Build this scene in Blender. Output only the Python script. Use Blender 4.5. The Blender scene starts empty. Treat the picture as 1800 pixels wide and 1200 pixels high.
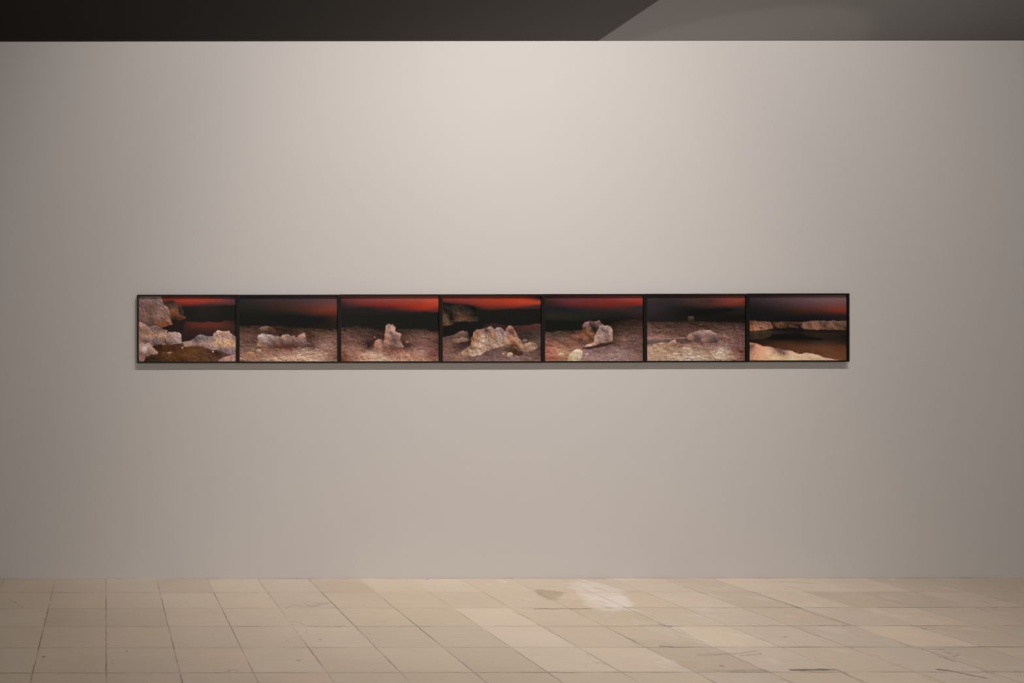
import bpy, math
import numpy as np

# ------------------------------------------------------------------ camera, exposure, lights
SC = bpy.context.scene
COL = SC.collection
F = 1419.0              # focal length in pixels of the 1800x1200 frame
PX, PY = 185.0, 655.0   # principal point (the lens was shifted sideways)
CAM_H = 1.448           # height of the lens above the floor
WALL_Y = 5.677          # distance lens -> display wall
WALL_TOP = 3.776

cam_d = bpy.data.cameras.new('camera')
cam = bpy.data.objects.new('camera', cam_d)
COL.objects.link(cam)
cam.location = (0, 0, CAM_H)
cam.rotation_euler = (math.radians(90), math.radians(0.065), 0)
cam_d.sensor_width = 36
cam_d.lens = F / 1800 * 36
cam_d.shift_x = (900 - PX) / 1800
cam_d.shift_y = (PY - 600) / 1800
cam_d.clip_end = 100
SC.camera = cam

SC.view_settings.view_transform = 'Standard'
SC.view_settings.look = 'None'
SC.view_settings.exposure = 0.0
SC.view_settings.gamma = 1.0
SC.view_settings.use_curve_mapping = False

world = bpy.data.worlds.new('world')
SC.world = world
world.use_nodes = True
world.node_tree.nodes['Background'].inputs[0].default_value = (1, .93, .86, 1)
world.node_tree.nodes['Background'].inputs[1].default_value = 0.0

def spot(name, loc, aim, power, size, blend, color, radius=.008):
    l = bpy.data.lights.new(name, 'SPOT')
    l.energy = power; l.spot_size = math.radians(size); l.spot_blend = blend
    l.color = color; l.shadow_soft_size = radius
    o = bpy.data.objects.new(name, l)
    COL.objects.link(o)
    o.location = loc
    import mathutils
    d = mathutils.Vector(aim) - mathutils.Vector(loc)
    o.rotation_euler = d.to_track_quat('-Z', 'Y').to_euler()
    return o

WARM = (1.0, .925, .865)
# a cluster of spotlights high in the hall, 4.6 m out from the wall and 8.9 m up,
# each aimed at another part of the wall: (aim x, aim z, watts, cone degrees)
LAMP_Y, LAMP_Z = WALL_Y - 4.6, 8.9
for ax_, az_, watts, cone in [(2.7, .5, 841, 40), (2.7, 4.2, 611, 55), (2.7, 4.2, 186, 75), (.8, .8, 380, 45),
                              (4.6, .8, 230, 45), (4.6, .8, 150, 65), (4.6, 3.4, 343, 45)]:
    spot('spot_light', (2.50, LAMP_Y, LAMP_Z), (ax_, WALL_Y, az_), watts*1.06, cone, 1.0, WARM)
# two weaker lamps to either side
for lx_, ax_, az_, watts, cone in [(5.05, 3.6, 1.5, 220, 80), (5.05, 3.6, 3.0, 330, 65), (.12, 1.8, 1.5, 150, 55), (.12, 1.8, 3.0, 170, 55)]:
    spot('spot_light', (lx_, LAMP_Y, LAMP_Z), (ax_, WALL_Y, az_), watts*1.06, cone, 1.0, WARM)
# unseen downlight added to brighten the floor in front of the pictures
spot('spot_light', (2.2, .6, 9.0), (2.0, 1.9, 0), 720, 52, 1.0, WARM)
# broad fill added behind the viewer to lift the shadows on the wall
def area(name, loc, rot, power, sx, sy, color):
    l = bpy.data.lights.new(name, 'AREA')
    l.shape = 'RECTANGLE'; l.size = sx; l.size_y = sy; l.energy = power; l.color = color
    o = bpy.data.objects.new(name, l); COL.objects.link(o)
    o.location = loc; o.rotation_euler = rot
    return o
area('hall_fill', (3.0, -5.6, 2.6), (math.radians(88), 0, 0), 200, 9, 2.5, WARM)
# fill added behind the partition to light its ceiling, plus uplight for the arc
area('rear_ceiling_fill', (5.8, 9.0, 1.0), (math.radians(180), 0, 0), 105, 3, 1.5, WARM)
spot('spot_light', (6.9, 9.2, 1.2), (6.9, 9.2, 5.0), 55, 42, .25, WARM)

# ------------------------------------------------------------------ helpers
def new_mat(name):
    m = bpy.data.materials.new(name); m.use_nodes = True
    return m, m.node_tree.nodes, m.node_tree.links, m.node_tree.nodes['Principled BSDF']

def mesh_obj(name, verts, faces, mat, parent=None):
    me = bpy.data.meshes.new(name)
    me.from_pydata(verts, [], faces); me.update()
    me.materials.append(mat)
    o = bpy.data.objects.new(name, me); COL.objects.link(o)
    if parent: o.parent = parent
    return o

def box(name, lo, hi, mat, parent=None):
    x0, y0, z0 = lo; x1, y1, z1 = hi
    v = [(x0,y0,z0),(x1,y0,z0),(x1,y1,z0),(x0,y1,z0),(x0,y0,z1),(x1,y0,z1),(x1,y1,z1),(x0,y1,z1)]
    f = [(0,3,2,1),(4,5,6,7),(0,1,5,4),(1,2,6,5),(2,3,7,6),(3,0,4,7)]
    return mesh_obj(name, v, f, mat, parent)

def structure(o):
    o['kind'] = 'structure'; return o

def grid_mesh(name, xs, second, place, mat, parent=None):
    """regular sheet; place(X, S) -> vertex coordinates"""
    nx, ny = len(xs), len(second)
    X, S = np.meshgrid(xs, second)
    co = np.stack(place(X, S), -1).reshape(-1, 3).astype(np.float32)
    idx = np.arange(nx*ny).reshape(ny, nx)
    q = np.stack([idx[:-1,:-1], idx[:-1,1:], idx[1:,1:], idx[1:,:-1]], -1).reshape(-1, 4)
    me = bpy.data.meshes.new(name)
    me.vertices.add(len(co)); me.vertices.foreach_set('co', co.ravel())
    me.loops.add(q.size); me.loops.foreach_set('vertex_index', q.ravel().astype(np.int32))
    me.polygons.add(len(q))
    me.polygons.foreach_set('loop_start', (np.arange(len(q))*4).astype(np.int32))
    me.update(calc_edges=True)
    me.materials.append(mat)
    o = bpy.data.objects.new(name, me); COL.objects.link(o)
    if parent: o.parent = parent
    return o, X, S

def colour_attr(o, name, rgb):
    a = o.data.color_attributes.new(name, 'FLOAT_COLOR', 'POINT')
    d = np.ones((rgb.reshape(-1,3).shape[0], 4), np.float32); d[:, :3] = rgb.reshape(-1,3)
    a.data.foreach_set('color', d.ravel())

def s2l(c):
    c = np.clip(np.asarray(c, float)/255., 0, 1)
    return np.where(c <= .04045, c/12.92, ((c+.055)/1.055)**2.4)

def vnoise(x, y, seed):
    rs = np.random.RandomState(seed); T = rs.rand(256, 256)
    xi = np.floor(x).astype(int); yi = np.floor(y).astype(int)
    fx = x-xi; fy = y-yi
    fx = fx*fx*(3-2*fx); fy = fy*fy*(3-2*fy)
    a = T[yi & 255, xi & 255]; b = T[yi & 255, (xi+1) & 255]
    c = T[(yi+1) & 255, xi & 255]; d = T[(yi+1) & 255, (xi+1) & 255]
    return (a*(1-fx)+b*fx)*(1-fy)+(c*(1-fx)+d*fx)*fy

def fbm(x, y, scale, seed, octv=4, ax=1.0):
    s = 0; w = 0; a = 1.0
    for k in range(octv):
        s = s + a*vnoise(x/(scale*ax)*2**k+17.3*k, y/scale*2**k+9.1*k, seed+k)
        w += a; a *= .55
    return s/w

def inpoly(x, y, pts):
    r = np.zeros(x.shape, bool); n = len(pts); j = n-1
    for i in range(n):
        xi, yi = pts[i]; xj, yj = pts[j]
        if yi != yj:
            c = ((yi > y) != (yj > y)) & (x < (xj-xi)*(y-yi)/(yj-yi)+xi)
            r ^= c
        j = i
    return r

def blur(a, n=1):
    for _ in range(n):
        p = np.pad(a, 1, mode='edge')
        a = (p[1:-1,1:-1]*4 + (p[:-2,1:-1]+p[2:,1:-1]+p[1:-1,:-2]+p[1:-1,2:])*2
             + p[:-2,:-2]+p[2:,2:]+p[:-2,2:]+p[2:,:-2])/16
    return a

# ------------------------------------------------------------------ materials
def make_wall_paint(name, col, bump=.04):
    m, N, L, B = new_mat(name)
    tc = N.new('ShaderNodeNewGeometry')
    n1 = N.new('ShaderNodeTexNoise'); n1.inputs['Scale'].default_value = 1.3; n1.inputs['Detail'].default_value = 5
    L.new(tc.outputs['Position'], n1.inputs['Vector'])
    mx = N.new('ShaderNodeMix'); mx.data_type = 'RGBA'
    mx.inputs[6].default_value = (col[0]*.985, col[1]*.985, col[2]*.985, 1)
    mx.inputs[7].default_value = (col[0]*1.015, col[1]*1.015, col[2]*1.015, 1)
    L.new(n1.outputs['Fac'], mx.inputs[0]); L.new(mx.outputs[2], B.inputs['Base Color'])
    n2 = N.new('ShaderNodeTexNoise'); n2.inputs['Scale'].default_value = 180; n2.inputs['Detail'].default_value = 3
    L.new(tc.outputs['Position'], n2.inputs['Vector'])
    bp = N.new('ShaderNodeBump'); bp.inputs['Strength'].default_value = bump; bp.inputs['Distance'].default_value = .002
    L.new(n2.outputs['Fac'], bp.inputs['Height']); L.new(bp.outputs[0], B.inputs['Normal'])
    B.inputs['Roughness'].default_value = .9
    B.inputs['Specular IOR Level'].default_value = .15
    return m

M_wall = make_wall_paint('wall_paint', (.60, .583, .576))
M_hall = make_wall_paint('hall_paint', (.30, .29, .28))
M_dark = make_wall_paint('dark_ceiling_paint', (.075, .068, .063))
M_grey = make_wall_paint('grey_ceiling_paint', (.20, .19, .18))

def frame_material():
    m, N, L, B = new_mat('black_lacquered_wood')
    g = N.new('ShaderNodeNewGeometry')
    n = N.new('ShaderNodeTexNoise'); n.inputs['Scale'].default_value = 60; n.inputs['Detail'].default_value = 4
    L.new(g.outputs['Position'], n.inputs['Vector'])
    r = N.new('ShaderNodeValToRGB')
    r.color_ramp.elements[0].color = (.005, .0045, .004, 1); r.color_ramp.elements[1].color = (.011, .010, .009, 1)
    L.new(n.outputs['Fac'], r.inputs[0]); L.new(r.outputs[0], B.inputs['Base Color'])
    B.inputs['Roughness'].default_value = .55; B.inputs['Specular IOR Level'].default_value = .25
    return m
M_frame = frame_material()

def print_material():
    m, N, L, B = new_mat('photographic_print')
    a = N.new('ShaderNodeAttribute'); a.attribute_name = 'picture'
    L.new(a.outputs['Color'], B.inputs['Base Color'])
    B.inputs['Roughness'].default_value = .5; B.inputs['Specular IOR Level'].default_value = .12
    return m
M_print = print_material()

T = .3552               # side of a floor slab
def floor_material():
    m, N, L, B = new_mat('pale_limestone_slabs')
    def math_(op, a, b=None, c=None, clamp=False):
        n = N.new('ShaderNodeMath'); n.operation = op; n.use_clamp = clamp
        for k, v in enumerate((a, b, c)):
            if v is None: continue
            if isinstance(v, (int, float)): n.inputs[k].default_value = v
            else: L.new(v, n.inputs[k])
        return n.outputs[0]
    def noise(scale, detail=4, vec=None, rough=.55):
        n = N.new('ShaderNodeTexNoise'); n.inputs['Scale'].default_value = scale
        n.inputs['Detail'].default_value = detail; n.inputs['Roughness'].default_value = rough
        L.new(vec if vec is not None else pos, n.inputs['Vector']); return n.outputs['Fac']
    g = N.new('ShaderNodeNewGeometry'); pos = g.outputs['Position']
    sp = N.new('ShaderNodeSeparateXYZ'); L.new(pos, sp.inputs[0])
    wob = math_('MULTIPLY', math_('SUBTRACT', noise(14, 5), .5), .016)
    wob2 = math_('MULTIPLY', math_('SUBTRACT', noise(12.3, 5), .5), .018)
    x = math_('ADD', math_('SUBTRACT', sp.outputs[0], 0.0032), wob)
    y = math_('ADD', math_('SUBTRACT', sp.outputs[1], WALL_Y-.004), wob2)
    cx = math_('DIVIDE', x, T); cy = math_('DIVIDE', y, T)
    # distance (m) to nearest joint in each direction
    def dist(c):
        f = math_('FRACT', math_('ADD', c, .5))
        return math_('MULTIPLY', math_('ABSOLUTE', math_('SUBTRACT', f, .5)), T)
    dx, dy = dist(cx), dist(cy)
    ids = N.new('ShaderNodeCombineXYZ')
    L.new(math_('FLOOR', cx), ids.inputs[0]); L.new(math_('FLOOR', cy), ids.inputs[1])
    wn = N.new('ShaderNodeTexWhiteNoise'); wn.noise_dimensions = '3D'; L.new(ids.outputs[0], wn.inputs['Vector'])
    tt = N.new('ShaderNodeAttribute'); tt.attribute_name = 'slab_tone'
    mk = N.new('ShaderNodeAttribute'); mk.attribute_name = 'marks'
    jt = N.new('ShaderNodeAttribute'); jt.attribute_name = 'joints'
    mks = N.new('ShaderNodeSeparateColor'); L.new(mk.outputs['Color'], mks.inputs[0])
    jts = N.new('ShaderNodeSeparateColor'); L.new(jt.outputs['Color'], jts.inputs[0])
    # slab base colour
    big = noise(2.2, 5); fine = noise(55, 6, rough=.7)
    lay = N.new('ShaderNodeVectorMath'); lay.operation = 'MULTIPLY'; lay.inputs[1].default_value = (5, 34, 1)
    L.new(pos, lay.inputs[0]); streak = noise(1.0, 5, lay.outputs[0], .65)
    v = math_('ADD', math_('MULTIPLY', math_('SUBTRACT', wn.outputs['Value'], .5), .06), 1.0)
    v = math_('ADD', v, math_('MULTIPLY', math_('SUBTRACT', big, .5), .18))
    v = math_('ADD', v, math_('MULTIPLY', math_('SUBTRACT', fine, .5), .12))
    v = math_('ADD', v, math_('MULTIPLY', math_('SUBTRACT', streak, .5), .14))
    v = math_('MULTIPLY', v, tt.outputs['Fac'])
    warm = N.new('ShaderNodeMix'); warm.data_type = 'RGBA'
    warm.inputs[6].default_value = (.565, .487, .405, 1); warm.inputs[7].default_value = (.575, .48, .378, 1)
    wn2 = N.new('ShaderNodeSeparateColor'); L.new(wn.outputs['Color'], wn2.inputs[0])
    L.new(wn2.outputs[1], warm.inputs[0])
    c1 = N.new('ShaderNodeVectorMath'); c1.operation = 'SCALE'; L.new(warm.outputs[2], c1.inputs[0]); L.new(v, c1.inputs['Scale'])
    # joints
    jn = noise(3.1, 3); jn2 = noise(40, 3)
    def jmask(d, strength, w):
        m_ = math_('SUBTRACT', 1.0, math_('DIVIDE', d, w), clamp=True)
        m_ = math_('MULTIPLY', math_('MULTIPLY', m_, 1.9, clamp=True), strength)
        var = math_('MULTIPLY', math_('SUBTRACT', jn, .28), 3.0, clamp=True)
        var2 = math_('ADD', math_('MULTIPLY', jn2, .9), .35)
        return math_('MULTIPLY', math_('MULTIPLY', m_, var), var2, clamp=True)
    jx = jmask(dx, jts.outputs[0], .0052); jy = jmask(dy, jts.outputs[1], .0095)
    j = math_('MAXIMUM', jx, jy)
    def mixc(fac, a, col):
        mm = N.new('ShaderNodeMix'); mm.data_type = 'RGBA'; L.new(fac, mm.inputs[0]); L.new(a, mm.inputs[6])
        mm.inputs[7].default_value = (*col, 1); return mm.outputs[2]
    c = mixc(math_('MULTIPLY', mks.outputs[2], .75, clamp=True), c1.outputs[0], (.40, .31, .215))
    c = mixc(math_('MULTIPLY', mks.outputs[1], .85, clamp=True), c, (.74, .69, .635))
    c = mixc(math_('MULTIPLY', j, .85, clamp=True), c, (.085, .065, .05))
    c = mixc(mks.outputs[0], c, (.06, .048, .042))
    L.new(c, B.inputs['Base Color'])
    h = math_('SUBTRACT', math_('MULTIPLY', streak, .5), math_('ADD', math_('MULTIPLY', j, 1.0), mks.outputs[0]))
    bp = N.new('ShaderNodeBump'); bp.inputs['Strength'].default_value = .25; bp.inputs['Distance'].default_value = .003
    L.new(h, bp.inputs['Height']); L.new(bp.outputs[0], B.inputs['Normal'])
    B.inputs['Roughness'].default_value = .72; B.inputs['Specular IOR Level'].default_value = .25
    return m
M_floor = floor_material()

# ------------------------------------------------------------------ the hall
XL, XR, YB, YF, HTOP = -7.0, 13.0, -6.0, 12.5, 9.4
structure(box('wall_back', (XL, WALL_Y, -.02), (XR, WALL_Y+.28, WALL_TOP), M_wall))
structure(box('wall_left', (XL-.3, YB, 0), (XL, YF, HTOP), M_hall))
structure(box('wall_right', (XR, YB, 0), (XR+.3, YF, HTOP), M_hall))
structure(box('wall_front', (XL-.3, YB-.3, 0), (XR+.3, YB, HTOP), M_hall))
structure(box('wall_rear', (XL-.3, YF, 0), (XR+.3, YF+.3, HTOP), M_hall))
structure(box('ceiling', (XL-.3, YB-.3, HTOP), (XR+.3, YF+.3, HTOP+.3), M_hall))
# lower ceiling of the room behind the partition: charcoal panel and grey panel meeting on a straight edge
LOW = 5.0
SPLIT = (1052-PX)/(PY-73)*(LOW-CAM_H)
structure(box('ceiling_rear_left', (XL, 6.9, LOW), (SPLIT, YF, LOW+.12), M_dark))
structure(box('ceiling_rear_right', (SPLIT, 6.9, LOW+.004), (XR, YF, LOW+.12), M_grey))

# floor
fx = np.concatenate([[-7, -5, -3.5], np.arange(-2.0, 8.8, T/50), [9.5, 11, 13]])
fy = np.concatenate([[YB, -3, 0, 1.5], np.arange(WALL_Y-.004-7.6*T, WALL_Y-.005, T/40), [WALL_Y, 7, 9, YF]])
floor, FX, FY = grid_mesh('floor', fx, fy, lambda X, S: (X, S, X*0), M_floor)
structure(floor)

def fpt(px, py):        # point of the floor seen at a pixel
    z = F*CAM_H/(py-PY)
    return ((px-PX)/F*z, z)

# per-slab tone (column from x ~ 0, row from the wall)
colid = np.floor((FX-.0032)/T).astype(int)+1
rowid = np.floor((WALL_Y-.004-FY)/T).astype(int)
tone = np.ones(FX.shape, np.float32)
for (c, r, t) in [(13,3,1.10),(10,3,1.10),(7,2,1.10),(7,3,1.08),(7,4,1.09),(8,4,1.09),(14,2,1.08),(14,0,1.10),(15,0,1.09),
                  (13,0,1.10),(13,1,1.06),(14,1,.94),(15,1,.93),(12,0,.95),(12,1,.93),(9,4,.91),(9,3,.97),(5,0,.95),(6,2,.97),(6,3,.96),
                  (6,4,.97),(7,0,1.07),(8,0,1.07),(6,0,1.05),(3,0,1.05),(1,2,.96),(0,2,.95),(2,0,.97),(4,3,1.04),(11,1,1.05),(11,0,1.05),
                  (10,2,1.03),(9,2,1.02),(10,1,1.03),(11,2,1.02),(16,0,.96),(17,0,.96),(11,4,1.03),(12,3,.99),(12,4,.98),(13,4,.97),(7,5,.975),
                  (8,5,.975),(6,5,.975),(5,5,.975),(9,5,.975),(10,5,.975),(11,5,.975),(12,5,1.02),(15,3,.98),(14,3,.98),(16,2,.96),(8,3,.99),(5,4,.99),(15,4,.98),(3,3,1.04)]:
    tone[(colid == c) & (rowid == r)] = t
tone = blur(tone, 1)
a = floor.data.attributes.new('slab_tone', 'FLOAT', 'POINT'); a.data.foreach_set('value', tone.ravel().astype(np.float32))

# joint strengths: lines running away from the viewer (by index) and lines along the wall (by row)
kx = np.round((FX-.0032)/T).astype(int)+1; ky = np.round((WALL_Y-.004-FY)/T).astype(int)
sx = {0:.85, 1:.8, 2:.85, 3:.7, 4:.75, 5:.95, 6:.9, 7:.55, 8:.7, 9:.75, 10:.8, 11:.55, 12:.7, 13:.95, 14:.4, 15:.35, 16:.35, 17:.4, 18:.4}
jx = np.full(FX.shape, .5, np.float32)
for k, v in sx.items(): jx[kx == k] = v
near = WALL_Y-FY < T*.95
jx[near & (kx < 6)] *= .6; jx[near & (kx >= 6)] *= .4
jx[(kx == 13) & (WALL_Y-FY < .9*T)] *= .5
jx[(kx == 7) & (WALL_Y-FY > 2*T)] *= 1.3
sy = {0:.8, 1:.42, 2:.30, 3:.45, 4:.42, 5:.62, 6:.6}
jy = np.full(FX.shape, .5, np.float32)
for k, v in sy.items(): jy[ky == k] = v
jy[(ky == 1) & (FX < 1.)] *= 1.4; jy[(ky == 1) & (FX > 1.)] *= .65
jy[(ky == 2) & (FX > 3.2)] *= 1.6; jy[(ky == 3) & (FX > 2.6)] *= 1.7; jy[(ky == 4) & (FX > 2.8)] *= 1.8; jy[(ky == 5) & (FX > 2.)] *= 1.2
colour_attr(floor, 'joints', np.stack([jx, jy, jx*0], -1))

dark = np.zeros(FX.shape); white = np.zeros(FX.shape); tan = np.zeros(FX.shape)
WX = FX + (fbm(FX, FY, .05, 5)-.5)*.02; WY = FY + (fbm(FX, FY, .05, 8)-.5)*.02
GR = fbm(FX, FY, .03, 61)
def crack(pts, w=2.2, s=.7):
    q = [fpt(*p) for p in pts]
    for (x0, y0), (x1, y1) in zip(q[:-1], q[1:]):
        dx, dy = x1-x0, y1-y0; L2 = dx*dx+dy*dy+1e-9
        t = np.clip(((WX-x0)*dx+(WY-y0)*dy)/L2, 0, 1)
        ex = WX-x0-t*dx; ey = (WY-y0-t*dy)*.55
        d = np.sqrt(ex*ex+ey*ey)/(w*.0025)
        np.maximum(dark, s*np.clip(1.6-d, 0, 1)*np.clip(.35+1.3*GR, 0, 1), out=dark)
def spotmark(px, py, w, s, target=None):
    x, y = fpt(px, py)
    d = np.sqrt((FX-x)**2+((FY-y)*.6)**2)/(w*.0025)
    np.maximum(dark, s*np.clip(1.7-d, 0, 1), out=dark)
for p in [((1388,1178.5),(1407,1178.8),(1440,1178.3),(1465,1178)), ((1650,1178.5),(1668,1180),(1697,1186),(1730,1193))]: crack(p, 2.0, .8)
for p in [((937,1070.5),(990,1070.7),(1040,1070.2)), ((1161,1098),(1170,1101),(1182,1101.5)), ((1161,1137),(1180,1137.3)),
          ((1352,1052),(1395,1067),(1430,1080),(1492,1099)), ((1470,1178),(1500,1192),(1518,1200)),
          ((1580,1130.5),(1597,1136)), ((1600,1100.5),(1627,1108)), ((1649,1154.5),(1664,1159),(1678,1164)),
          ((1660,1147.5),(1667,1149.5)), ((750,1018.5),(752,1018.5)), ((270,1015.8),(276,1016.2))]: crack(p, 1.5, .6)
for p in [((1190,1106),(1205,1114),(1215,1119)), ((1220,1123),(1236,1129)), ((1388,1101),(1405,1106),(1417,1111),(1440,1120)),
          ((1675,1155),(1683,1151)), ((1525,1148),(1540,1154)), ((1105,1122),(1115,1128)), ((1110,1129),(1122,1134)),
          ((944,1098),(955,1103),(963,1105)), ((903,1076),(915,1081),(928,1087)), ((1720,1057),(1742,1063)),
          ((1540,1052.5),(1560,1057),(1580,1062)), ((1255,1180),(1350,1179)), ((1040,1163),(1060,1167),(1065,1171)),
          ((1670,1034),(1702,1041)), ((1765,1088),(1800,1096)), ((1370,1195),(1395,1200)), ((1615,1190),(1650,1200)),
          ((395,1179.5),(408,1177.5),(418,1178.5)), ((520,1160.5),(527,1161)), ((536,1061),(546,1066),(560,1065)),
          ((514,1091),(540,1100),(570,1102),(600,1101)), ((546,1061),(575,1060)), ((501,1070),(515,1064),(540,1066),(580,1060)),
          ((1225,1152),(1290,1150),(1330,1145)), ((1440,1125),(1452,1131)), ((1300,1153),(1340,1150)),
          ((1372,1023.5),(1400,1024),(1436,1027)), ((1785,1187),(1800,1190)), ((1722,1180),(1760,1192)),
          ((1595,1137.5),(1620,1143),(1660,1142.5)), ((15,1052),(40,1068)), ((307,1163),(316,1163)), ((88,1069),(98,1072))]: crack(p, 1.15, .36)
for p in [(76,1154,2.4,.75),(222,1144.5,1.8,.75),(197,1160,1.3,.5),(197,1166,1.3,.5),(562,1124,1.7,.6),(537,1111,1.3,.4),(1379.5,1120.5,1.8,.7),
          (1407,1178.8,3,.9),(1268,1171.5,2.4,.6),(1374,1122,1.0,.5),(524,1160.7,2,.5),(402,1179,2,.45),(1600,1064.5,1.2,.4),(1613,1086.5,1.6,.35),
          (370,1158,1.3,.4),(738,1027,1.4,.3)]: spotmark(*p)
# pits scattered through the stone
rs = np.random.RandomState(4)
for _ in range(150):
    x = rs.uniform(-.7, 6.5); y = rs.uniform(3.6, 5.6); w = rs.uniform(.0015, .0035)
    ix = np.searchsorted(fx, x); iy = np.searchsorted(fy, y); sl = (slice(max(iy-3,0), iy+3), slice(max(ix-5,0), ix+5))
    d = np.sqrt((FX[sl]-x)**2+((FY[sl]-y)*.6)**2)/w
    dark[sl] = np.maximum(dark[sl], rs.uniform(.15, .45)*np.clip(1.8-d, 0, 1))
# white scuff, plaster drips and tan stain
def blob(ch, poly, strength, rough, seed, thr=.5, bl=2):
    q = [fpt(*p) for p in poly]
    ux = FX+(fbm(FX, FY, .08, seed)-.5)*rough; uy = FY+(fbm(FX, FY, .08, seed+9)-.5)*rough*2
    m = blur(inpoly(ux, uy, q).astype(float), bl)
    fxn = fbm(FX*1.0+FY*.6, FY*.35-FX*.2, .035, seed+3, 5)
    m = m*np.clip((fxn-thr)*5+.5, 0, 1)*strength
    np.maximum(ch, m, out=ch)
blob(white, [(1003,1024),(1030,1022),(1060,1028),(1085,1036),(1102,1044),(1110,1060),(1108,1072),(1085,1078),(1050,1072),(1025,1062),(1015,1045)], .62, .12, 31, .34, 6)
blob(white, [(1010,1028),(1040,1030),(1060,1045),(1100,1049),(1106,1066),(1090,1074),(1065,1066),(1040,1060),(1022,1048)], .95, .08, 37, .42, 3)
blob(white, [(1055,1050),(1098,1049),(1108,1064),(1096,1072),(1070,1068)], .9, .05, 41, .25, 3)
blob(white, [(1150,1147),(1185,1160),(1200,1172),(1170,1176),(1155,1165)], .6, .08, 51, .48, 2)
blob(white, [(1120,1102),(1200,1101),(1320,1134),(1250,1135),(1180,1118)], .25, .08, 57, .5, 3)
blob(tan, [(940,1038),(965,1037),(990,1041),(988,1050),(975,1055),(960,1054),(948,1047)], .8, .05, 71, .1, 1)
blob(tan, [(1075,1119),(1230,1133),(1230,1136),(1140,1136)], .3, .05, 73, .4, 3)
dust = np.clip((fbm(FX, FY, .12, 91, 5)-.60)*5, 0, 1)*.3
white = np.maximum(white, dust*(FX > 2.6))
# pale plaster line along the foot of the wall
line = np.clip((FY-(WALL_Y-.020-.03*(fbm(FX, FY*0, .15, 77)-.5)))/.008, 0, 1)*(FY < WALL_Y-.003)
white = np.maximum(white, line*.8*np.clip(fbm(FX, FY, .25, 79)*2.4-.6, 0, 1))
blob(white, [(1060,1016.2),(1130,1016.2),(1125,1018.3),(1070,1018.6)], .9, .02, 83, .3, 1)
blob(white, [(1565,1018.6),(1573,1019),(1572,1020.5),(1565,1020)], 1.0, .0, 85, .0, 1)
colour_attr(floor, 'marks', np.stack([dark, white, tan], -1))

# ------------------------------------------------------------------ the seven pictures
def paint(X, Y, layers, seed):
    """X, Y in 1/8 pixel units of the picture's own crop; layers painted back to front"""
    img = np.zeros(X.shape+(3,))
    for li, ly in enumerate(layers):
        kind, poly, pts, tex, rough = ly
        sd = seed*100+li*7
        if poly is None: m = np.ones(X.shape)
        else:
            ux = X+(fbm(X, Y, 42, sd, 4)-.5)*rough*2; uy = Y+(fbm(X, Y, 42, sd+3, 4)-.5)*rough*2
            m = blur(inpoly(ux, uy, poly).astype(float), 1 if rough < 40 else 2)
        wx = X+(fbm(X, Y, 60, sd+5)-.5)*(60 if tex > .05 else 6); wy = Y+(fbm(X, Y, 60, sd+6)-.5)*(44 if tex > .05 else 4)
        P = np.array(pts, float).reshape(-1, 5)
        if kind == 'sky' and poly is None: P[:, 2:] = np.where(P[:, 2:] > 30, 30+(P[:, 2:]-30)*.82, P[:, 2:])
        sx_, sy_ = {'sky': (.35, 1.5), 'ground': (.7, 1.1)}.get(kind, (1.0, 1.0))
        C = s2l(P[:, 2:5])
        if kind in ('rock', 'ground'): C = C*[1.0, .975, .92]
        if len(P) > 1:      # smooth field through all the colour notes
            Q = P[:, :2]*[sx_, sy_]
            phi = lambda d2: -np.sqrt(d2+(900. if kind == 'sky' else 250.))
            K = phi(((Q[:, None]-Q[None])**2).sum(-1))
            n_ = len(Q); A = np.zeros((n_+1, n_+1)); A[:n_, :n_] = K-np.eye(n_)*2.5; A[:n_, n_] = A[n_, :n_] = 1
            coef = np.linalg.solve(A, np.vstack([C, np.zeros((1, 3))]))
            c = np.zeros(X.shape+(3,))+coef[n_]
            for (qx, qy), cf in zip(Q, coef[:n_]):
                c += phi((wx*sx_-qx)**2+(wy*sy_-qy)**2)[..., None]*cf
            c = np.clip(c, C.min(0)*.9, C.max(0)*1.05)
            if kind in ('rock', 'ground'): c[..., 2] = np.minimum(c[..., 2], c[..., 0]*.78)
            if kind == 'sky':
                c[..., 0] *= 1-.16*np.clip(c[..., 0]*3-.3, 0, 1)
                c[..., 1] = np.clip(c[..., 1], c[..., 0]*.10, c[..., 0]*.93); c[..., 2] = np.clip(c[..., 2], c[..., 0]*.055, c[..., 1]*1.08)
        else: c = np.zeros(X.shape+(3,))+C[0]
        if tex > 0:
            g = kind == 'ground'
            ax = 1.9 if g else 1.0
            def hgt(dx, dy): return fbm(X+dx, Y+dy, 44 if g else 70, sd+11, 5 if g else 6, ax)
            em = (hgt(-6, 8)-hgt(6, -8))*3.2
            f = fbm(X, Y, 12, sd+21, 2, 1.4 if g else 1.0)-.5
            r = np.abs(fbm(X+40, Y, 34, sd+41, 5, ax)-.5)*2          # creases
            crease = -np.clip(.16-r, 0, 1)*(1.8 if g else 3.5)
            sparkle = np.clip((fbm(X, Y, 14, sd+31, 2, 1.3)-.66)*5, 0, 1)
            rim = 0
            if poly is not None and not g:      # flash-lit upper edges
                rim = np.clip(m-blur(np.pad(m, ((0, 3), (0, 0)), mode='edge')[3:], 2), 0, 1)*.30
            k = 1+tex*(.85 if g else 1.12)*(em*(1.9 if g else 2.6)+f*2.6+crease)+sparkle*tex*(2.8 if g else .9)+rim
            c = c*np.clip(k, .3, 2.2)[..., None]
        else:
            c = c*(1+.22*(fbm(X, Y, 12, sd+2, 2)-.5))[..., None]
        img = img*(1-m[..., None])+c*m[..., None]
    return img

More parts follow.
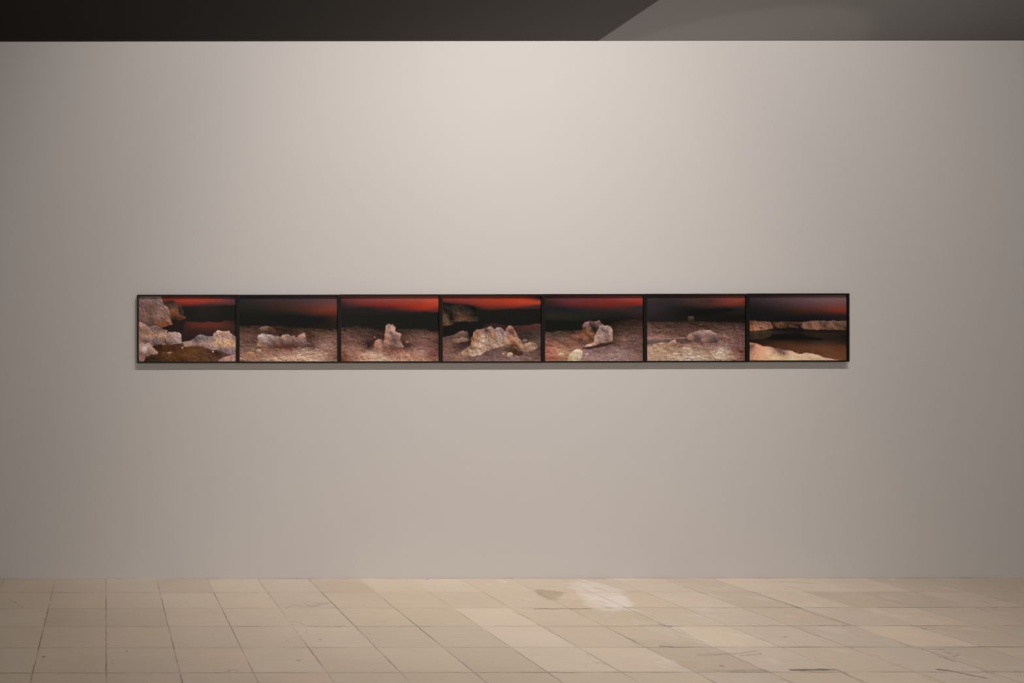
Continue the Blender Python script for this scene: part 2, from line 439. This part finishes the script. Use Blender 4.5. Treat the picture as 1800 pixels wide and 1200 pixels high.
def blobs(L, items):
    for (x, y, rx, ry, c) in items:
        poly = [(x+rx*math.cos(t*math.pi/5), y+ry*math.sin(t*math.pi/5)) for t in range(10)]
        d = tuple(int(v*.78) for v in c)
        L.append(('rock', poly, [x, y-ry*.5, *c, x, y+ry, *d], .12, 8))

W1 = [
 ('sky', None, [520,165,140,50,35, 800,190,182,62,44, 1050,185,182,64,46, 1250,185,155,60,45, 1450,180,95,55,60, 1500,220,90,45,50, 1100,235,85,45,45, 850,235,140,45,30, 1300,235,80,45,48, 600,130,120,48,36, 1100,120,90,45,40, 700,250,90,38,30], 0, 0),
 ('flat', [(600,270),(760,268),(850,258),(1000,260),(1250,254),(1450,248),(1540,244),(1540,620),(600,620)], [900,350,28,27,22, 1000,300,36,30,27, 1400,400,24,24,20], .03, 10),
 ('sky', [(700,480),(820,478),(900,485),(1000,490),(1300,485),(1380,470),(1540,462),(1540,800),(700,800)], [900,520,80,40,29, 1250,520,90,44,33, 1450,530,60,36,30, 1000,600,58,34,28, 850,680,45,28,24, 1400,640,50,30,28, 1500,480,45,28,26, 800,740,38,26,22, 820,520,66,36,28], 0, 12),
 ('flat', [(430,600),(620,500),(700,440),(830,450),(800,520),(775,580),(755,640),(755,790),(640,700)], [650,560,35,26,22, 740,650,32,24,21, 600,600,30,24,21], 0, 12),
 ('rock', [(690,235),(745,255),(772,310),(784,370),(778,410),(720,400),(695,310)], [735,280,62,48,44, 760,370,58,44,40, 715,330,44,36,33], .12, 12),
 ('rock', [(470,190),(560,183),(650,190),(690,225),(702,300),(716,345),(722,385),(760,402),(815,418),(812,440),(740,455),(640,460),(590,460),(560,330),(500,240)], [600,205,50,38,32, 650,255,80,60,50, 620,320,114,74,48, 650,385,108,68,42, 695,405,100,60,38, 780,428,90,58,40, 560,240,72,50,42, 660,445,48,32,24], .2, 14),
 ('rock', [(130,100),(455,100),(487,180),(500,240),(560,290),(582,330),(587,400),(605,480),(628,515),(560,542),(470,562),(400,560),(280,560),(130,540)], [200,200,122,97,90, 300,200,128,98,88, 430,190,138,113,108, 350,280,108,80,66, 200,350,128,94,88, 450,350,142,110,102, 540,380,132,102,92, 560,315,152,118,104, 250,450,115,85,75, 400,430,132,100,88, 330,505,92,68,62, 450,525,112,66,36, 560,515,135,84,60, 500,545,120,72,40], .24, 14),
 ('rock', [(130,480),(190,488),(300,560),(390,530),(480,572),(495,598),(555,605),(545,636),(660,622),(735,648),(752,700),(760,775),(700,800),(600,820),(380,810),(330,850),(130,830)], [170,510,168,128,115, 250,540,152,118,108, 350,570,122,100,100, 450,600,112,88,84, 250,620,142,108,88, 350,660,175,134,108, 250,690,158,124,104, 450,680,180,140,114, 600,665,168,134,122, 700,665,190,158,146, 720,720,168,142,134, 600,750,125,100,90, 400,720,132,108,108, 250,745,112,86,84, 200,790,142,108,92, 500,785,105,80,70, 330,820,110,85,75], .26, 16),
 ('rock', [(380,805),(500,790),(600,805),(700,785),(768,780),(778,830),(740,850),(790,858),(870,820),(1000,823),(1100,850),(1170,890),(1250,878),(1340,903),(1422,945),(1390,972),(1320,992),(1280,1022),(1225,1070),(210,1070),(250,970),(330,950),(435,935),(400,880),(345,835)], [450,830,62,38,22, 650,830,68,40,26, 550,880,88,52,29, 450,960,70,45,28, 300,1000,50,36,26, 600,980,92,58,31, 800,960,95,62,35, 900,860,88,56,31, 1000,900,90,60,36, 1100,970,82,54,36, 1200,920,60,38,28, 1330,940,72,50,39, 1150,1020,88,60,43, 750,1030,76,46,25], .22, 10),
 ('rock', [(130,788),(230,790),(300,778),(340,830),(390,880),(427,930),(330,945),(250,965),(212,1070),(130,1070)], [200,800,172,142,128, 240,850,208,188,172, 290,800,168,138,122, 330,880,162,128,112, 200,920,152,115,102, 180,1000,152,113,100, 380,900,188,148,128, 280,920,142,108,98], .2, 14),
 ('rock', [(762,772),(800,755),(880,752),(930,720),(990,668),(1040,663),(1150,690),(1198,690),(1212,640),(1270,602),(1340,615),(1380,618),(1420,608),(1450,650),(1540,712),(1540,950),(1470,950),(1420,945),(1340,905),(1250,880),(1170,888),(1100,848),(1000,822),(870,820),(790,842)], [800,790,162,132,118, 900,780,142,118,110, 970,735,95,85,85, 1020,690,124,113,112, 1100,720,110,100,100, 1060,780,158,128,112, 1250,640,188,152,132, 1350,640,178,138,120, 1440,640,192,148,122, 1240,700,168,134,120, 1350,700,150,120,116, 1480,720,132,108,108, 1250,775,212,172,132, 1400,760,195,154,112, 1490,785,185,148,112, 1200,830,152,122,112, 1400,850,146,117,112, 1480,900,136,107,106, 1300,880,130,102,95, 850,820,170,134,108], .24, 14),
 ('rock', [(1220,1070),(1290,1015),(1340,985),(1430,962),(1540,925),(1540,1070)], [1350,1020,168,128,114, 1470,980,162,122,110], .22, 10)]
blobs(W1, [(1192,908,11,9,(245,245,240)), (585,918,32,11,(195,155,130)), (765,850,18,13,(178,134,118)), (510,795,28,9,(182,142,112)), (235,850,34,20,(222,205,192))])

W2 = [
 ('sky', None, [150,170,48,42,42, 500,180,62,46,46, 900,190,72,51,52, 1200,180,88,61,64, 1450,190,108,66,65, 300,260,42,34,32, 700,280,60,38,30, 1000,280,80,46,36, 1200,280,102,52,44, 1450,280,128,60,48, 1450,340,125,50,34, 1250,330,108,48,34, 1000,320,75,42,30, 700,330,45,34,26, 400,330,34,30,26, 1450,385,85,40,28, 200,400,27,26,22, 600,400,27,26,22, 1000,385,34,31,27, 1300,415,36,29,25, 200,480,25,25,21, 700,500,25,25,21, 1300,480,25,25,21], 0, 0),
 ('ground', [(100,545),(400,535),(800,545),(1100,575),(1530,585),(1530,1070),(100,1070)], [200,560,62,46,38, 900,575,45,34,26, 1400,590,48,38,32, 200,640,90,62,52, 600,620,72,50,42, 1000,620,66,48,40, 1400,640,90,66,54, 700,645,52,38,32, 200,720,100,72,62, 1200,700,92,64,54, 1400,730,120,88,78, 250,800,105,78,68, 1300,800,142,108,98, 1150,830,88,64,57, 250,870,120,90,80, 300,930,142,102,82, 600,900,132,94,82, 850,880,120,82,72, 1050,890,168,134,118, 1250,930,168,133,115, 1450,900,130,92,80, 200,1000,152,112,94, 500,1000,168,130,110, 800,980,194,153,128, 1000,1000,190,154,132, 1250,1010,184,148,128, 1450,1000,125,90,72], .34, 14),
 ('rock', [(398,582),(440,550),(520,540),(580,558),(615,592),(540,606),(420,604)], [500,555,122,92,82, 550,590,85,62,52], .15, 10),
 ('rock', [(383,710),(397,668),(440,648),(490,653),(560,665),(640,692),(668,680),(700,702),(740,665),(790,658),(830,668),(850,692),(900,678),(930,702),(980,662),(1035,636),(1052,670),(1067,720),(1060,770),(1150,795),(1130,835),(900,850),(700,855),(560,850),(370,824),(380,770),(402,740)], [430,680,188,168,166, 520,690,168,144,142, 420,760,152,122,110, 390,800,155,114,86, 500,790,137,107,100, 620,730,132,110,107, 750,685,165,130,114, 780,740,125,100,98, 720,800,110,76,63, 850,800,96,63,50, 890,700,148,112,97, 1020,675,170,132,115, 1040,730,137,110,104, 960,730,132,102,94, 960,800,105,78,72, 600,825,100,70,60, 1100,815,75,52,46], .22, 16)]
blobs(W2, [(400,888,34,22,(188,155,135)), (282,925,52,20,(185,140,98)), (150,1000,28,18,(192,154,130)), (1030,882,24,16,(190,160,142)), (220,990,22,12,(160,125,105)), (765,985,20,14,(198,165,142)), (520,1020,26,18,(185,150,130)), (1215,880,30,18,(165,130,115)), (185,820,22,14,(130,98,84)), (320,880,24,14,(150,112,94)), (960,1000,24,16,(205,170,148)), (1260,960,40,26,(185,150,128))])

W3 = [
 ('sky', None, [150,180,98,52,52, 400,180,138,63,58, 700,180,155,70,62, 1000,180,175,73,60, 1300,180,200,82,63, 1470,190,225,82,56, 150,230,70,42,42, 400,230,118,49,44, 600,240,135,43,36, 900,240,160,49,36, 1200,240,190,56,35, 1460,250,212,63,35, 500,280,62,34,32, 800,285,92,38,32, 1100,290,145,46,32, 1300,300,172,50,30, 1470,300,150,48,34, 200,300,40,32,32, 700,330,48,32,32, 1000,335,56,34,32, 1300,340,76,36,32, 1470,335,100,42,40], 0, 0),
 ('flat', [(90,365),(500,374),(700,376),(850,368),(1000,374),(1200,378),(1300,362),(1400,356),(1520,350),(1520,640),(90,640)], [800,450,27,27,23, 300,400,29,28,25], 0, 9),
 ('ground', [(90,560),(300,540),(700,590),(900,590),(1200,580),(1520,590),(1520,1070),(90,1070)], [200,565,48,38,32, 800,580,34,29,25, 1300,590,40,32,28, 200,605,82,60,50, 500,610,62,48,40, 1000,610,60,45,38, 1400,620,56,42,35, 200,660,95,66,58, 500,650,76,55,49, 1100,660,85,60,52, 1400,660,100,70,62, 200,740,112,78,68, 450,740,80,56,50, 600,690,70,50,44, 1100,740,106,75,67, 1400,740,97,66,60, 1300,720,112,80,73, 200,800,117,82,72, 350,820,132,94,82, 500,850,68,46,42, 1050,835,72,48,44, 1300,850,128,90,84, 1470,860,105,68,60, 200,900,142,102,87, 400,920,170,126,108, 550,950,195,157,134, 800,930,140,95,82, 1000,930,163,118,101, 1250,900,158,118,108, 1400,950,115,75,66, 180,1000,108,66,52, 350,1020,168,123,103, 700,1000,195,160,140, 900,1000,179,134,112, 1200,1000,168,123,101, 1450,1010,135,92,80], .32, 14),
 ('rock', [(586,800),(608,745),(640,728),(690,742),(720,745),(770,800),(780,880),(690,895),(640,860),(590,830)], [640,765,178,134,113, 700,775,98,79,78, 620,805,162,118,97, 680,835,168,123,101, 740,850,128,90,80], .2, 14),
 ('rock', [(744,570),(758,532),(790,506),(805,516),(850,516),(866,545),(884,550),(878,590),(886,622),(920,640),(950,643),(964,682),(950,712),(945,740),(968,780),(990,850),(900,840),(780,850),(735,870),(712,780),(725,700),(732,650),(740,600)], [785,535,155,120,112, 840,562,190,145,134, 825,535,132,94,86, 770,620,162,120,107, 780,700,168,123,108, 780,780,163,118,98, 830,650,137,107,100, 870,690,118,92,88, 940,665,175,132,121, 900,740,108,83,79, 930,790,142,107,100, 860,810,112,83,76, 730,820,120,90,84], .24, 14)]
blobs(W3, [(1045,770,20,14,(165,122,104)), (590,700,18,12,(120,88,78)), (720,1010,46,16,(200,170,150)), (480,945,50,10,(200,165,142)), (980,830,18,16,(160,118,102)), (985,965,16,9,(210,170,128)), (320,755,26,10,(125,90,78)), (1240,760,26,9,(128,92,84))])

W4 = [
 ('sky', None, [130,180,125,54,43, 400,180,155,60,49, 700,180,176,63,46, 1000,180,202,64,36, 1250,190,222,70,35, 1460,178,130,52,42, 1450,208,212,72,38, 130,210,80,42,36, 400,230,105,42,36, 650,235,155,53,38, 900,230,182,56,34, 1150,232,202,60,32, 1450,250,100,50,50, 1350,262,95,48,48, 600,265,95,40,34, 900,280,112,46,38, 1200,280,102,43,38, 750,300,85,38,34, 1300,150,170,58,38], 0, 0),
 ('flat', [(90,212),(300,232),(440,240),(560,262),(620,302),(800,318),(1000,306),(1200,300),(1300,304),(1520,296),(1520,720),(90,760)], [700,400,29,28,24, 300,620,24,24,20, 1200,430,28,27,23], 0, 8),
 ('rock', [(90,240),(150,262),(200,268),(280,240),(440,250),(540,270),(590,310),(612,380),(606,462),(520,477),(420,475),(310,482),(250,480),(258,522),(120,545),(90,545)], [140,300,45,36,32, 150,400,78,60,46, 170,490,84,65,48, 218,380,27,25,22, 235,450,30,26,23, 280,330,62,51,43, 300,400,73,57,43, 420,420,82,61,44, 400,300,42,36,32, 470,440,78,58,43, 540,380,38,34,30, 580,455,58,46,39, 350,450,90,66,47], .26, 12),
 ('rock', [(665,555),(720,515),(850,508),(950,530),(1030,550),(1000,640),(700,620)], [850,540,54,36,35, 720,560,46,32,31], .06, 6),
 ('rock', [(1060,548),(1200,536),(1350,530),(1400,518),(1520,512),(1520,620),(1100,620)], [1300,570,72,47,40, 1450,540,76,50,42, 1150,560,60,38,34], .1, 10),
 ('ground', [(90,700),(250,680),(480,680),(560,760),(1100,620),(1250,605),(1520,605),(1520,1070),(90,1070)], [130,710,92,68,60, 200,785,105,76,66, 1200,660,62,48,46, 1400,660,68,52,48, 1250,720,60,46,44, 150,850,117,82,72, 350,830,70,50,46, 480,780,46,36,32, 300,900,100,72,66, 200,960,127,94,84, 350,980,142,107,92, 250,1020,132,94,84, 500,1000,122,94,87, 700,960,106,81,77, 900,900,112,84,78, 800,1010,117,90,86, 1000,980,127,97,92, 1200,980,128,100,94, 1400,950,100,75,68, 1450,850,85,64,58, 1440,770,95,74,68, 1350,1020,117,90,82], .26, 14),
 ('rock', [(90,715),(250,665),(310,635),(390,606),(462,625),(472,690),(400,705),(300,700),(200,722),(90,740)], [400,635,115,89,83, 300,668,107,82,72, 200,700,95,70,62, 450,670,84,64,58], .14, 12),
 ('rock', [(140,770),(220,730),(330,715),(390,693),(468,712),(472,745),(400,762),(300,778)], [350,735,145,113,102, 220,752,105,78,70, 440,720,122,94,86], .2, 12),
 ('rock', [(508,810),(518,700),(540,650),(580,598),(700,575),(780,550),(830,585),(853,580),(860,562),(922,558),(960,600),(983,622),(1000,578),(1030,538),(1062,530),(1100,560),(1130,630),(1160,700),(1212,762),(1240,800),(1330,768),(1420,788),(1447,840),(1400,885),(1330,905),(1240,925),(1100,905),(1060,855),(970,822),(880,842),(780,862),(720,892),(640,942),(550,968),(400,965),(320,935),(450,850)], [560,640,153,115,95, 640,610,142,107,97, 750,605,102,80,73, 770,568,155,122,106, 560,730,153,110,82, 540,790,158,118,95, 680,700,180,150,132, 740,720,174,142,124, 830,660,163,118,95, 880,590,154,130,125, 920,650,142,122,122, 950,700,163,138,125, 850,740,152,120,102, 940,760,180,147,129, 1050,568,150,109,93, 1080,620,118,80,70, 1040,660,137,100,84, 1100,700,174,129,101, 1120,795,125,74,42, 1060,780,152,110,82, 1000,790,168,133,115, 620,800,190,157,139, 700,830,180,147,129, 600,920,196,166,145, 650,880,172,140,122, 500,860,153,121,103, 420,925,158,125,105, 1180,770,153,118,98, 1300,840,153,121,101, 1400,805,160,127,109, 1200,850,158,121,101, 1280,885,130,98,82], .3, 16),
 ('rock', [(945,872),(1000,830),(1080,820),(1120,850),(1240,908),(1235,950),(1180,972),(1110,952),(1000,902)], [1020,860,78,58,49, 1120,900,73,49,34, 1200,940,68,49,37], .2, 14)]
blobs(W4, [(1052,945,44,32,(196,166,146)), (960,935,22,14,(180,146,130)), (1258,748,36,22,(122,98,91)), (160,872,22,14,(150,108,92)), (1160,985,34,18,(150,120,112)), (610,1015,26,14,(150,122,112)), (490,740,22,12,(84,62,54)), (1330,1000,26,12,(140,110,100))])

W5 = [
 ('sky', None, [150,180,64,41,43, 400,180,103,51,53, 700,180,118,53,53, 1000,170,140,56,51, 1300,170,170,70,63, 1460,180,182,62,51, 250,230,68,36,40, 500,230,108,43,41, 800,230,124,43,38, 1100,225,134,45,34, 1300,215,150,49,34, 1465,222,172,42,33, 150,270,38,32,36, 400,280,50,34,38, 700,280,76,38,36, 900,280,87,38,36, 1200,262,106,42,38, 1450,268,76,46,47, 200,330,36,32,32, 600,330,40,36,34, 1000,330,50,36,34, 1400,320,56,44,42, 200,400,42,40,32, 500,400,40,38,30, 900,400,38,33,30, 1300,380,40,36,33, 900,470,28,25,22, 1200,440,30,27,24], 0, 0),
 ('flat', [(80,466),(300,462),(700,478),(700,640),(80,650)], [300,540,25,26,22], 0, 6),
 ('ground', [(80,635),(300,615),(480,605),(640,590),(900,520),(1050,485),(1300,455),(1510,470),(1510,1070),(80,1070)], [1000,520,32,27,24, 1200,480,42,33,29, 1400,490,54,39,33, 1200,530,56,43,37, 1400,560,72,53,45, 1150,600,61,46,39, 200,650,77,62,52, 500,622,60,46,38, 1300,640,77,58,52, 1100,660,70,52,46, 200,720,97,70,60, 400,740,112,80,68, 560,700,128,84,70, 600,760,95,66,54, 1200,720,118,88,79, 1400,700,102,74,66, 1100,780,83,59,53, 1350,800,102,76,70, 200,830,155,102,87, 400,820,122,82,70, 550,830,133,93,79, 850,850,118,89,85, 1100,850,128,99,95, 1350,880,112,84,78, 200,920,160,104,88, 350,880,170,130,102, 700,900,133,103,101, 950,930,133,105,101, 1200,950,149,119,114, 1400,980,133,101,91, 150,1010,143,88,71, 330,1010,153,103,78, 700,1010,153,121,113, 1000,1010,154,126,116], .28, 12),
 ('rock', [(620,850),(760,800),(1050,765),(1080,790),(960,825),(840,850),(700,868)], [850,815,58,41,37], .15, 12),
 ('rock', [(600,700),(615,620),(640,582),(630,540),(658,492),(740,473),(800,485),(862,463),(890,490),(925,530),(900,640),(830,780),(700,760)], [680,505,135,104,101, 740,510,84,62,60, 840,487,125,96,92, 780,545,73,53,49, 650,550,90,68,62, 660,620,118,80,59, 700,660,129,88,64, 780,610,52,40,36, 850,560,68,51,47, 720,585,113,80,62, 760,665,124,85,64, 740,725,108,70,52, 655,695,134,91,70], .3, 14),
 ('rock', [(796,770),(804,680),(850,600),(870,550),(910,518),(940,540),(980,533),(1030,558),(1052,600),(1057,700),(1047,752),(1020,772),(900,782),(830,808),(710,838),(650,832),(700,798)], [890,545,156,128,123, 900,600,142,115,110, 850,640,154,126,116, 980,555,156,128,123, 1000,620,143,118,113, 960,680,137,112,108, 1042,620,178,146,132, 850,720,170,140,127, 910,730,153,123,115, 1044,720,170,135,117, 980,730,124,98,95, 760,800,180,143,122, 700,818,190,153,130, 870,785,148,115,101], .24, 12),
 ('rock', [(428,1070),(425,980),(450,940),(500,898),(540,868),(600,868),(632,898),(630,940),(605,1000),(580,1070)], [540,895,212,188,163, 500,960,195,175,145, 560,980,190,170,145, 470,1010,194,165,124, 605,905,216,192,170], .16, 10)]
blobs(W5, [(330,942,44,26,(200,170,150)), (690,936,22,13,(192,162,154)), (1090,1016,22,12,(175,150,142)), (1320,588,16,8,(110,86,76)), (285,618,18,7,(84,66,56)), (930,850,12,8,(165,130,120)), (1330,950,26,10,(150,122,112)), (210,858,16,8,(185,138,112)), (330,745,24,9,(130,96,84)), (1225,738,36,8,(138,106,96))])

W6 = [
 ('sky', None, [150,170,59,47,49, 500,180,55,43,45, 750,190,72,51,47, 1000,190,80,49,43, 1150,190,114,58,51, 1400,180,150,67,53, 1470,200,145,57,38, 900,250,64,43,33, 1100,240,95,47,36, 1300,230,129,54,41, 1470,245,95,48,38, 1400,280,58,39,33, 200,280,51,43,45, 500,280,38,32,32, 800,300,30,27,25, 1200,290,38,31,29, 200,380,42,36,36, 600,380,28,26,24, 1000,380,26,25,22, 1400,400,26,25,22, 1300,350,34,30,28, 200,450,38,32,30, 900,440,28,26,23, 1400,460,28,26,22], 0, 0),
 ('ground', [(80,480),(500,482),(800,478),(1100,490),(1510,500),(1510,1070),(80,1070)], [200,500,64,49,42, 600,495,54,42,35, 950,500,58,45,36, 1300,515,54,42,35, 200,560,81,59,53, 600,560,79,57,51, 1000,570,71,53,47, 1350,570,81,61,55, 200,640,107,80,74, 500,640,89,65,57, 1300,640,97,72,66, 200,690,120,88,80, 1200,680,122,90,84, 1400,720,107,78,72, 150,810,153,121,103, 300,790,153,118,95, 600,790,117,86,78, 900,800,127,94,86, 1200,770,122,90,84, 1350,830,117,84,78, 200,880,170,140,116, 450,890,159,129,106, 700,870,164,134,114, 1000,890,148,115,101, 1300,890,132,97,88, 200,980,164,134,114, 450,950,175,145,122, 750,1000,180,160,145, 1000,960,170,140,116, 1120,925,190,167,153, 1300,970,153,121,101, 1440,1000,115,78,70], .34, 12),
 ('rock', [(675,412),(690,405),(755,403),(770,465),(685,477)], [715,425,76,58,46, 750,450,58,45,38, 690,460,60,46,38], .1, 5),
 ('rock', [(80,730),(250,732),(400,722),(480,712),(560,712),(700,705),(780,720),(760,765),(560,770),(400,778),(300,772),(200,792),(80,800)], [200,755,97,80,80, 400,745,92,76,76, 600,740,84,66,64, 700,750,76,56,52], .12, 8),
 ('rock', [(80,702),(230,688),(340,708),(460,715),(540,698),(640,700),(670,715),(480,725),(300,733),(80,738)], [200,708,144,109,99, 560,706,129,96,86], .2, 8),
 ('rock', [(655,710),(690,655),(740,635),(800,615),(880,595),(960,605),(990,603),(1030,630),(1082,640),(1092,680),(1115,745),(1080,785),(950,778),(860,795),(760,765),(700,745)], [760,648,140,109,101, 700,678,155,120,104, 880,618,156,126,117, 980,618,161,131,120, 1060,650,133,103,98, 850,690,116,91,87, 1000,700,111,89,86, 760,715,98,75,71, 900,735,133,98,91, 1050,730,98,77,75, 1000,765,83,61,57], .2, 12),
 ('rock', [(400,785),(450,742),(497,730),(510,770),(560,800),(450,810)], [480,745,185,150,130, 450,785,150,117,98, 530,785,122,92,84], .14, 8)]
blobs(W6, [(622,850,28,14,(200,174,156)), (688,856,26,13,(200,172,154)), (360,962,34,18,(190,160,138)), (500,940,40,22,(188,158,134)), (815,975,26,18,(200,172,150)), (1120,925,44,22,(205,182,168)), (340,905,40,22,(178,146,122)), (740,995,40,20,(196,178,166)), (300,790,40,16,(175,140,112)), (210,835,44,22,(172,140,116)), (920,830,18,10,(165,130,118)), (1040,900,22,12,(180,148,128)), (560,830,34,10,(95,68,60)), (880,740,22,16,(152,112,102))])

W7 = [
 ('sky', None, [150,180,50,40,42, 500,190,73,53,55, 800,190,94,68,70, 1100,180,118,82,82, 1400,180,132,89,85, 200,260,38,30,32, 500,270,54,38,38, 800,270,79,50,48, 1100,270,102,61,57, 1300,270,123,67,58, 1450,270,134,64,53, 1450,320,146,53,36, 1300,320,124,53,36, 1100,310,93,50,38, 900,330,72,38,32, 600,320,46,34,28, 1450,350,112,47,34, 1200,355,72,39,32, 300,340,28,26,26, 900,370,44,31,28, 1450,385,62,37,32, 700,400,28,26,25, 1200,400,38,29,29, 1400,430,38,30,30, 300,430,26,25,24, 900,440,26,24,23], 0, 0),
 ('sky', [(80,560),(1500,560),(1500,1070),(80,1070)], [500,620,38,31,30, 500,600,28,24,23, 200,650,50,37,27, 350,660,52,39,29, 700,690,24,22,19, 1000,640,40,33,27, 1300,650,41,33,27, 900,620,34,28,26, 1200,610,28,24,22, 150,740,28,24,20, 600,730,29,25,20, 1200,700,42,32,24, 1400,700,36,29,24, 300,770,42,28,22, 600,790,67,42,30, 900,780,56,38,28, 1200,780,63,44,34, 1400,780,48,36,28, 600,840,73,46,34, 900,850,90,56,38, 1150,860,95,61,42, 1400,860,90,55,34, 1000,920,82,51,32, 1250,940,103,64,43, 1450,940,103,61,36, 1400,1000,108,66,39], .05, 4),
 ('flat', [(80,615),(425,605),(418,680),(340,710),(200,732),(80,742)], [200,660,58,44,31, 380,650,52,40,30, 150,730,46,35,25], .12, 12),
 ('flat', [(420,655),(600,650),(850,655),(900,690),(1130,715),(1130,740),(900,735),(400,735),(300,720),(400,690)], [650,690,23,22,19], 0, 8),
 ('rock', [(425,490),(600,480),(700,486),(850,488),(850,572),(425,574)], [500,520,80,56,40, 700,530,72,51,38, 800,540,66,49,38, 600,560,58,42,30, 440,520,60,42,32], .36, 8),
 ('rock', [(845,492),(880,482),(950,474),(1130,470),(1250,474),(1280,460),(1312,474),(1500,468),(1500,602),(1000,593),(870,580),(838,570)], [950,520,110,80,66, 1100,520,110,80,66, 1140,520,82,60,50, 1250,520,118,87,72, 1400,540,97,70,57, 1000,577,126,90,69, 1300,582,100,74,60], .24, 9),
 ('rock', [(80,468),(170,464),(230,480),(300,472),(380,485),(412,505),(427,560),(420,582),(300,592),(210,606),(80,606)], [200,520,115,78,62, 350,520,110,75,60, 180,592,158,106,77, 400,570,119,83,64, 260,550,124,86,71, 120,500,92,62,46], .28, 9),
 ('ground', [(80,770),(200,788),(280,823),(370,833),(440,850),(520,855),(580,880),(680,890),(740,920),(800,937),(900,918),(960,930),(1060,950),(1150,985),(1250,1005),(1370,1027),(1420,1070),(80,1070)], [150,785,168,118,95, 200,830,178,123,98, 200,920,190,139,115, 200,1000,190,142,108, 400,900,196,155,129, 450,862,150,115,100, 500,888,105,82,72, 600,925,125,100,88, 650,900,196,156,134, 500,980,206,166,130, 700,990,218,182,146, 900,950,206,166,140, 1000,970,212,176,150, 1000,1020,206,166,130, 1200,1010,206,170,145, 160,820,110,78,64], .14, 8)]
blobs(W7, [(785,908,7,4,(190,140,110)), (990,905,8,4,(190,135,105))])

# outer left edge in the photo, right edge, top, bottom (pixels), left of the crop, label, layers
# how strongly the lamps light the wall at each picture (measured on the bare wall), used to turn photographed tones into ink colours
WALLTONE = [(171,162,151), (186,176,167), (193,183,174), (197,187,178), (194,184,175), (184,174,165), (169,160,151)]
LIGHT = [s2l(t)/np.array([.60, .583, .576]) for t in WALLTONE]
PICS = [
 (241.3, 418.3, 517.5, 637.8, 225, 'black framed photograph of a pale cliff above a brown pool between salt banks', W1),
 (418.3, 597.0, 517.5, 637.8, 405, 'black framed photograph of a long uneven salt ridge under a dark sky', W2),
 (597.0, 775.4, 517.1, 637.5, 585, 'black framed photograph of a single upright salt pillar under a bright red evening sky', W3),
 (775.4, 955.4, 516.9, 637.4, 765, 'black framed photograph of a large jagged salt mound, middle one of the row', W4),
 (955.4, 1135.1, 516.5, 636.9, 945, 'black framed photograph of two upright salt boulders leaning together with a white chunk in front', W5),
 (1135.1, 1315.1, 516.1, 636.4, 1125, 'black framed photograph of a low rounded salt hump with tiny block behind', W6),
 (1315.1, 1493.8, 515.5, 635.9, 1305, 'black framed photograph of still brown water between far cliffs and pale shore', W7)]
DEPTH = .030; RAIL = .0112; RECESS = .0125
yf = WALL_Y-.0008-DEPTH
for i, (a0, a1, t0, b0, cx0, label, layers) in enumerate(PICS):
    roll = .00113
    xf = lambda p: (p-PX)/F*yf
    mid = (a0+a1)/2
    zf = lambda p: CAM_H+(PY-p-roll*(mid-PX))/F*yf      # undo the camera's slight roll
    x0, x1 = xf(a0)+.0006, xf(a1)-.0006
    z1, z0 = zf(t0), zf(b0)
    w, h = x1-x0, z1-z0
    root = bpy.data.objects.new('framed_photograph', None); COL.objects.link(root)
    root.location = ((x0+x1)/2, WALL_Y-.0008, (z0+z1)/2)
    root.empty_display_size = .1
    root['label'] = label; root['category'] = 'picture'; root['group'] = 'row of seven framed salt shore photographs'
    # moulding: one closed profile swept round the rectangle, mitred corners, tiny chamfers, inner ledge holding the print
    c = .0008
    prof = [(0, 0), (0, DEPTH-c), (c, DEPTH), (RAIL-c, DEPTH), (RAIL, DEPTH-c), (RAIL, DEPTH-RECESS-.0015), (RAIL, 0)]
    v, f = [], []
    for (sx_, sz_) in ((-1, -1), (1, -1), (1, 1), (-1, 1)):
        for (ins, dep) in prof: v.append((sx_*(w/2-ins), -dep, sz_*(h/2-ins)))
    n = len(prof)
    for k in range(4):
        for q in range(n):
            f.append((k*n+q, ((k+1) % 4)*n+q, ((k+1) % 4)*n+(q+1) % n, k*n+(q+1) % n))
    mesh_obj('frame', v, f, M_frame, root)
    # print: stiff sheet set back inside the frame
    pw, ph = w-2*RAIL-.0002, h-2*RAIL-.0002
    py_ = -(DEPTH-RECESS)
    gx = np.linspace(-pw/2, pw/2, 270); gz = np.linspace(-ph/2, ph/2, 180)
    po, GX, GZ = grid_mesh('print', gx, gz, lambda X, S: (X, X*0+py_, S), M_print, root)
    dist = WALL_Y-.0008+py_
    imx = PX+F*(GX+root.location.x)/dist; imy = PY-F*(GZ+root.location.z-CAM_H)/dist-roll*(mid-PX)
    im = paint((imx-cx0)*8, (imy-505)*8, layers, i+1)
    colour_attr(po, 'picture', np.clip(im/LIGHT[i]-.005, .0015, .95))
    # rigid mount behind the print
    box('backing_board', (-pw/2, py_+.001, -ph/2), (pw/2, -.004, ph/2), M_frame, root)
